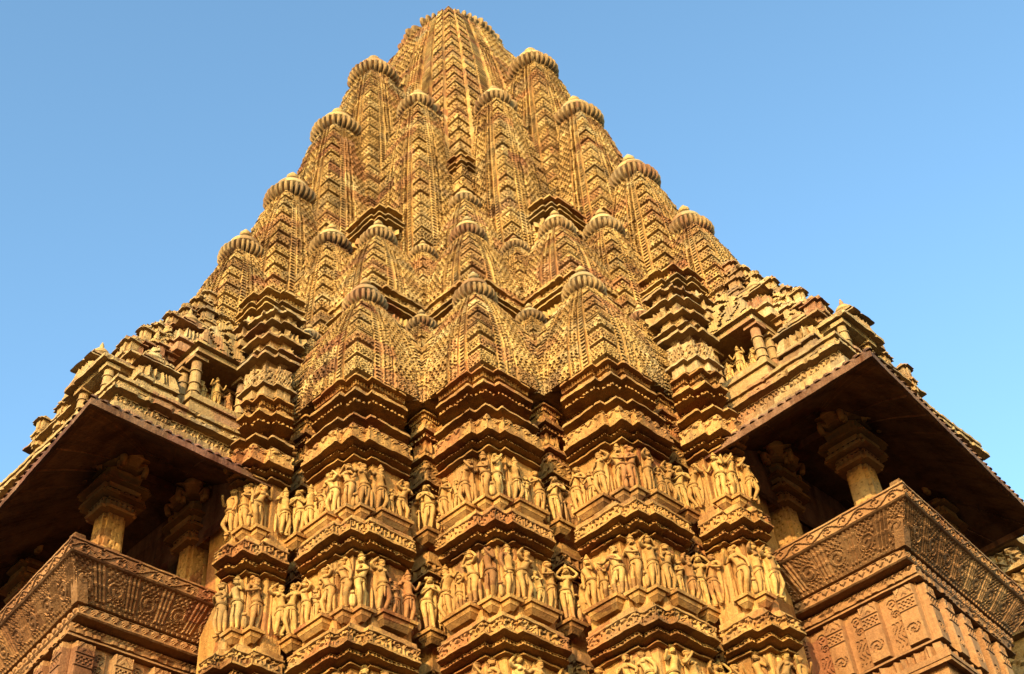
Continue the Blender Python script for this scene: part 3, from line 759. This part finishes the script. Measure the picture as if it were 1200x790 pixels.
def bracket(P, Q, z, nP, nQ, w, mir):
    """small stepped ledge under a figure, in front of face with normal (nP,nQ); one of nP,nQ is 1, or both for a corner"""
    mb = MB()
    if nP and nQ: r = [(P - .2, P + .13, Q - .2, Q + .13)]
    elif nP: r = [(P - .2, P + .2, Q - w / 2, Q + w / 2)]
    else: r = [(P - w / 2, P + w / 2, Q - .2, Q + .2)]
    a = r[0]
    def sh(a, d): return (a[0] + d, a[1] - d, a[2] + d, a[3] - d)
    mb.frus(sh(a, .0), z - .045, sh(a, -.01), z - .002)
    mb.frus(sh(a, .05), z - .10, sh(a, .035), z - .047)
    mb.frus(sh(a, .10), z - .17, sh(a, .055), z - .102)
    return mb.build('statue_bracket', M_PIER, temple, mir, W(0, 0, 0))
ROWS = (('top', 10.56, -.05, .86), ('middle', 8.92, -.02, .90), ('bottom', 7.22, .05, .90))
ORD = ['first', 'second', 'third', 'fourth', 'fifth', 'sixth', 'seventh', 'eighth', 'ninth']
def pier_statues(c, d, who, mir, L=.70, L2=.70, w=.235, e=.105, seed=0, nP=3, nQ=3):
    rnd = random.Random(seed)
    for rn, z, off, h in ROWS:
        spots = []
        # corner pair
        spots.append((c - w / 2, d + off + .02, 0, 1, h * 1.0)); spots.append((c + off + .02, d - w / 2, 1, 0, h * 1.0))
        for n_, Lk, ax in ((nP, L, 'P'), (nQ, L2, 'Q')):
            for i in range(n_):
                f = (i + .5) / n_ * min(Lk, .95)
                if ax == 'P': spots.append((c + e + off + .02, d - w - f, 1, 0, h * (rnd.uniform(.92, 1) if i != 1 else rnd.uniform(.62, .75))))
                else: spots.append((c - w - f, d + e + off + .02, 0, 1, h * (rnd.uniform(.92, 1) if i != 1 else rnd.uniform(.62, .75))))
        spots = [s + (s[0] - s[1],) for s in spots]
        spots.sort(key=lambda s: s[5] if not mir else -s[5])
        for i, s in enumerate(spots):
            key = rnd.choice(KEYS)
            if s[0] - s[1] == c - d: pass
            pale = rnd.random() < .25
            P, Q = s[0] + .05 * s[2], s[1] + .05 * s[3]
            side = 'left-hand' if ((s[3] == 1) != mir) else 'right-hand'
            statue(P, Q, z, s[2], s[3], key, s[4], mir, '%s%s, %s in %s row of %s' % ('pale ' if pale else '', DESC[key], ORD[i], rn, who), 'figures on the %s' % who, pale, rnd.uniform(-.25, .25))
        bracket(c - w / 2, d + off, z, 0, 1, .25, mir); bracket(c + off, d - w / 2, z, 1, 0, .25, mir)
        if L > .5: bracket(c + e + off, d - w - min(L, .95) / 2, z, 1, 0, .6, mir)
        if L2 > .5: bracket(c - w - min(L2, .95) / 2, d + e + off, z, 0, 1, .6, mir)
pier_statues(5.85, 5.85, 'central corner pier', False, seed=3)
pier_statues(7.21, 4.47, 'pier right of centre', False, seed=5); pier_statues(7.21, 4.47, 'pier left of centre', True, seed=8)
pier_statues(8.02, 3.18, 'right balcony pier', False, L=.2, L2=.45, nP=1, nQ=1, seed=11); pier_statues(8.02, 3.18, 'left balcony pier', True, L=.2, L2=.45, nP=1, nQ=1, seed=12)
def recess_statues(P, Q, who, mir, seed):
    rnd = random.Random(seed)
    for rn, z, off, h in ROWS:
        k = rnd.choice(['lady_chest', 'lady_up', 'lady_two_up'])
        p, q = P + .20 + off * .5, Q + .20 + off * .5
        statue(p, q, z, 1, 1, k, h * .98, mir, 'lone %s in %s row of %s' % (DESC[k], rn, who), 'figures in the recesses', True)
        bracket(p - .05, q - .05, z, 1, 1, .2, mir)
        for sd in (-1, 1):
            b = statue(p - .17 + sd * .17, q - .17 - sd * .17, z - .02, 1 - sd * .3, 1 + sd * .3, 'beast', h * .78, mir, 'rearing beast %s of lone figure, %s row of %s' % ('right' if (sd > 0) != mir else 'left', rn, who), 'beasts in the recesses')
recess_statues(5.86, 4.52, 'recess right of the central pier', False, 1); recess_statues(5.86, 4.52, 'recess left of the central pier', True, 2)
recess_statues(7.22, 3.26, 'far right recess', False, 3); recess_statues(7.22, 3.26, 'far left recess', True, 4)

# ------------------------------------------------------------------ balcony roofs
def roof(mir=False):
    root = empty('balcony_roof', (0, 0, 0), temple)
    def fin(mb, name, mat=M_ROOF, smooth=False): return mb.build(name, mat, root, mir, W(0, 0, 0), smooth)
    D = [True, True, True, False]
    mb = MB()
    sweep(mb, rect_poly(6.4, 9.75, -2.7, 1.85), rows_from([(13.5, -.2), (13.42, .0), (13.36, .0), (13.36, -.06), (13.3, -.06, 'rough'), (13.2, -.04), (13.19, .05), (13.13, .05), (13.12, -.1), (13.1, -.1, 'frz'), (12.9, -.1), (12.88, .0), (12.7, .0), (12.7, -.1), (12.5, -.1)], .03), .03, D, pats=PATS)
    fin(mb, 'parapet')
    # upper storey set back
    mb = MB()
    sweep(mb, rect_poly(6.2, 9.0, -1.9, 1.15), rows_from([(14.6, -.2, 'rough'), (13.4, .0)], .04), .04, D, pats=PATS)
    fin(mb, 'attic_wall')
    # front corner canopy on round posts
    mb = MB()
    sweep(mb, rect_poly(9.0, 9.85, .25, 1.45), rows_from([(14.35, -.35), (14.2, -.1), (14.08, .0), (14.02, .0), (14.04, -.1), (13.98, -.14), (13.95, -.25)], .04), .04, D, pats=PATS)
    fin(mb, 'canopy')
    def post(P, Q, z0, z1, r=.075):
        m = MB(); n = 9; pr = []
        for i in range(n):
            z = z0 + (z1 - z0) * i / n; d = (z1 - z0) / n
            pr += [(r * 1.0, z), (r * 1.0, z + d * .7), (r * 1.3, z + d * .78), (r * 1.3, z + d * .95)] if i % 3 == 2 or i == 0 else [(r * (1.15 - .02 * i), z), (r * (1.15 - .02 * i), z + d)]
        m.lathe(P, Q, pr, 16); m.box(P - r * 1.6, P + r * 1.6, Q - r * 1.6, Q + r * 1.6, z1 - .06, z1 + .02); fin(m, 'post', M_ROOF)
    for Q in (1.25, .5): post(9.62, Q, 13.42, 13.99)
    mb = MB(); sweep(mb, rect_poly(8.6, 9.62, -2.2, .0), rows_from([(13.95, -.45), (13.8, -.12, 'rough'), (13.65, -.02), (13.6, .0), (13.605, -.1), (13.4, -.1)], .04), .04, D, pats=PATS); fin(mb, 'low_roof')
    # niche with a seated figure on the near side
    mb = MB()
    mb.box(7.30, 8.45, 1.0, 1.80, 13.70, 13.82); mb.box(7.30, 8.45, .9, 1.2, 13.821, 14.62); mb.box(7.35, 8.40, 1.15, 1.74, 13.55, 13.699); mb.box(7.28, 8.48, 1.15, 1.84, 13.40, 13.549)
    mb.frus((7.2, 8.55, 1.0, 2.0), 14.72, (7.4, 8.35, 1.0, 1.75), 14.95)
    mb.box(7.28, 8.47, 1.1, 1.9, 14.62, 14.718)
    mb.frus((7.45, 8.3, .9, 1.7), 14.95, (7.55, 8.2, .9, 1.5), 15.25)
    fin(mb, 'niche')
    for P in (7.42, 8.33): post(P, 1.68, 13.82, 14.62, .085)
    for P in (7.42, 8.33): post(P, 1.30, 13.82, 14.62, .075)
    # pierced gables
    def gable(Pc, Qc, z, w, h, face):
        m = MB(); n = 26
        for i in range(n):
            for j in range(n):
                x = (i + .5) / n * 2 - 1; y = (j + .5) / n
                if y > 1 - abs(x) ** 1.4: continue
                if math.cos(x * 11 + 3 * math.sin(y * 9)) * math.cos(y * 13) < -.12 and y > .08: continue
                a = w / n; bb = h / n; t = .06 + .03 * math.cos(x * 9) 
                if face == 'Q': m.box(Pc + x * w / 2 - a / 2, Pc + x * w / 2 + a / 2, Qc, Qc + t, z + y * h - bb / 2, z + y * h + bb / 2)
                else: m.box(Pc, Pc + t, Qc + x * w / 2 - a / 2, Qc + x * w / 2 + a / 2, z + y * h - bb / 2, z + y * h + bb / 2)
        fin(m, 'pierced_gable', M_DOME)
    gable(7.88, 1.68, 14.96, 1.15, .8, 'Q'); gable(7.2, 1.25, 15.7, .7, .55, 'Q'); gable(8.98, 1.42, 14.25, .6, .45, 'Q'); gable(8.6, 1.0, 15.2, .6, .5, 'Q'); gable(8.42, .5, 15.3, .7, .5, 'P'); gable(8.9, .4, 14.7, .6, .4, 'P')
    # mini shrine next to the niche
    def shrine(P, Q, z, s, k=1.):
        m = MB(); D4 = [True] * 4
        sweep(m, rect_poly(P - s, P + s, Q - s, Q + s), rows_from([(z + 1.05 * k, -s * .75), (z + 1.0 * k, -s * .5), (z + .95 * k, -s * .45), (z + .94 * k, -s * .2), (z + .88 * k, -s * .15), (z + .87 * k, -s * .35), (z + .8 * k, -s * .3), (z + .79 * k, .0), (z + .72 * k, .05), (z + .71 * k, -.12), (z + .66 * k, -.12, 'block'), (z + .4 * k, -.08), (z + .38 * k, .02), (z + .3 * k, .04), (z + .3 * k, -.04), (z + .2 * k, -.02), (z + .18 * k, .05), (z, .06)], .03), .03, D4, pats=PATS)
        fin(m, 'mini_shrine')
        m = MB(); m.lathe(P, Q, [(s * .45, z + 1.0 * k), (s * .6, z + 1.06 * k), (s * .5, z + 1.14 * k), (s * .3, z + 1.22 * k), (s * .1, z + 1.26 * k), (s * .14, z + 1.32 * k), (.01, z + 1.42 * k)], 20); fin(m, 'mini_shrine_top', M_DOME, True)
    shrine(8.98, 1.35, 13.42, .34, .95); shrine(8.2, 1.0, 15.0, .30, 1.0); shrine(9.3, .1, 14.3, .28, .9); shrine(7.3, 1.5, 15.3, .28, .8)
    # stepped pyramid of roof slabs with small blocks
    n = 8
    for k in range(n):
        f = k / (n - 1)
        Pm = 9.35 - 2.0 * f; qa = 1.3 - .75 * f; qb = -2.1 + 1.0 * f; z = 14.35 + 3.2 * f; hh = 3.2 / (n - 1)
        mb = MB()
        sweep(mb, rect_poly(5.2, Pm, qb, qa), rows_from([(z + hh * .62, -.25), (z + hh * .55, -.03), (z + hh * .42, .02), (z + hh * .36, .02), (z + hh * .38, -.12), (z, -.14, 'rough'), (z - hh * .5, -.14)], .04), .04, D, pats=PATS)
        rnd = random.Random(k * 3 + 1)
        for fc in range(5):
            u = (fc + .5) / 5; s = .11 + .05 * rnd.random(); hz = hh * rnd.uniform(.7, 1.0)
            q = qb + (qa - qb) * u
            for bp, bq in ((Pm - s + rnd.uniform(-.04, .05), q), (Pm - .3 - (Pm - 6.6) * u, qa - s + rnd.uniform(-.04, .05))):
                sx = s * rnd.uniform(.8, 1.25); sy = s * rnd.uniform(.8, 1.25); z0 = z + hh * .38; t = hz * rnd.uniform(.8, 1.25); kind = rnd.random()
                e = sx * .35
                poly = [(bp - sx, bq - sy), (bp + sx - e, bq - sy), (bp + sx - e, bq - sy * .6), (bp + sx, bq - sy * .6), (bp + sx, bq + sy * .6), (bp + sx - e, bq + sy * .6), (bp + sx - e, bq + sy), (bp - sx, bq + sy)]
                top = [(z0 + t + .16, -sx * .6), (z0 + t + .13, -sx * .3, 'rough'), (z0 + t + .04, -.03)] if kind < .6 else [(z0 + t + .1, -sx * .5), (z0 + t + .04, -.02)]
                pr = top + [(z0 + t, .02), (z0 + t - .03, .03), (z0 + t - .028, -.03), (z0 + t * .6, -.03, 'rough'), (z0 + t * .35, -.02), (z0 + t * .33, .02), (z0 + t * .25, .02), (z0 + t * .24, -.02), (z0 - .1, -.02)]
                sweep(mb, poly, rows_from(pr, .03), .035, pats=PATS)
        fin(mb, 'roof_tier')
both(roof)
for mir, side in ((False, 'right'), (True, 'left')):
    statue(7.87, 1.62, 13.83, 0, 1, 'lord_four', .70, mir, 'tallest crowned deity in the pillared roof niche above the %s balcony' % side, None, True)
    statue(8.13, 1.6, 13.83, 0, 1, 'lady_side', .52, mir, 'small attendant nearest the outer post of the roof niche above the %s balcony' % side, None, True)
    statue(7.62, 1.6, 13.83, 0, 1, 'lover', .52, mir, 'small attendant nearest the tower in the roof niche above the %s balcony' % side, None, True)

# hall beyond the right balcony
mb = MB()
for k in range(9):
    f = k / 8
    sweep(mb, rect_poly(4 , 9.6 - 2.2 * f, -11, -4.4 - .5 * f), rows_from([(11.6 + .55 * k, -.2), (11.5 + .55 * k, .05), (11.42 + .55 * k, .05), (11.43 + .55 * k, -.15), (11.4 + .55 * k, -.15, 'block'), (11.0 + .55 * k, -.15)], .05), .06, [False, True, True, False], pats=PATS)
sweep(mb, rect_poly(3, 8.9, -11, -4.5), rows_from([(11.0, -.1), (10.9, .1), (10.8, .1), (10.8, -.1, 'rough'), (10.0, -.1), (10, .1), (9.9, .1), (9.9, -.1, 'block'), (9.0, -.1), (9, .2), (8.9, .2), (8.9, -.1, 'rough'), (8, -.1), (7.9, .2), (-G, .2)], .05), .06, [False, True, True, False], pats=PATS)
mb.build('hall_roof', M_ROOF, temple, False, W(0, 0, 0))

# ------------------------------------------------------------------ ground
mb = MB(); mb.box(-600, 600, -600, 600, -G - .5, -G - .004)
gm = bpy.data.materials.new('paving'); gm.use_nodes = True; nt = gm.node_tree; b = nt.nodes['Principled BSDF']
n = nt.nodes.new('ShaderNodeTexNoise'); n.inputs['Scale'].default_value = .8; n.inputs['Detail'].default_value = 8
r = nt.nodes.new('ShaderNodeValToRGB'); r.color_ramp.elements[0].color = (.06, .04, .025, 1); r.color_ramp.elements[1].color = (.11, .08, .05, 1)
nt.links.new(n.outputs[0], r.inputs[0]); nt.links.new(r.outputs[0], b.inputs['Base Color']); b.inputs['Roughness'].default_value = .95
g = mb.build('ground', gm, None, False, (0, 0, G)); g['kind'] = 'structure'

for o in bpy.data.objects:
    if '_w' in o: del o['_w']

# ------------------------------------------------------------------ camera
F = Vector((0.04503585, 0.72919443, 0.682823)); R = Vector((0.99723507, 0.00762807, -0.07391913)); U = Vector((0.05911004, -0.68426405, 0.72683472))
cam = bpy.data.cameras.new('Camera'); co = bpy.data.objects.new('Camera', cam); C.objects.link(co)
cam.sensor_width = 36; cam.lens = 1491.8 / 1200 * 36; cam.clip_end = 3000; cam.clip_start = .1
M = Matrix(((R.x, U.x, -F.x, -.3977), (R.y, U.y, -F.y, -22.812), (R.z, U.z, -F.z, G), (0, 0, 0, 1)))
co.matrix_world = M
bpy.context.scene.camera = co

# ------------------------------------------------------------------ light
EL = math.radians(13); AZ = math.radians(202)     # azimuth of the sun, clockwise from +Y
sd = Vector((math.sin(AZ) * math.cos(EL), math.cos(AZ) * math.cos(EL), math.sin(EL)))
sun = bpy.data.lights.new('sun', 'SUN'); sun.energy = 5.0; sun.angle = math.radians(.5); sun.color = (1, .81, .52)
so = bpy.data.objects.new('sun', sun); C.objects.link(so); so.rotation_euler = sd.to_track_quat('Z', 'Y').to_euler()
w = bpy.data.worlds.new('World'); bpy.context.scene.world = w; w.use_nodes = True
nt = w.node_tree; bg = nt.nodes['Background']
sky = nt.nodes.new('ShaderNodeTexSky'); sky.sky_type = 'NISHITA'; sky.sun_disc = False; sky.sun_elevation = EL; sky.sun_rotation = AZ
sky.air_density = 1.0; sky.dust_density = .4; sky.ozone_density = 2.0
gn = nt.nodes.new('ShaderNodeVectorMath'); gn.operation = 'MULTIPLY'; gn.inputs[1].default_value = (2.75, 3.2, 3.1)
nt.links.new(sky.outputs[0], gn.inputs[0]); nt.links.new(gn.outputs[0], bg.inputs[0]); bg.inputs[1].default_value = .15
sc = bpy.context.scene
sc.view_settings.view_transform = 'Standard'; sc.view_settings.look = 'None'; sc.view_settings.exposure = 0
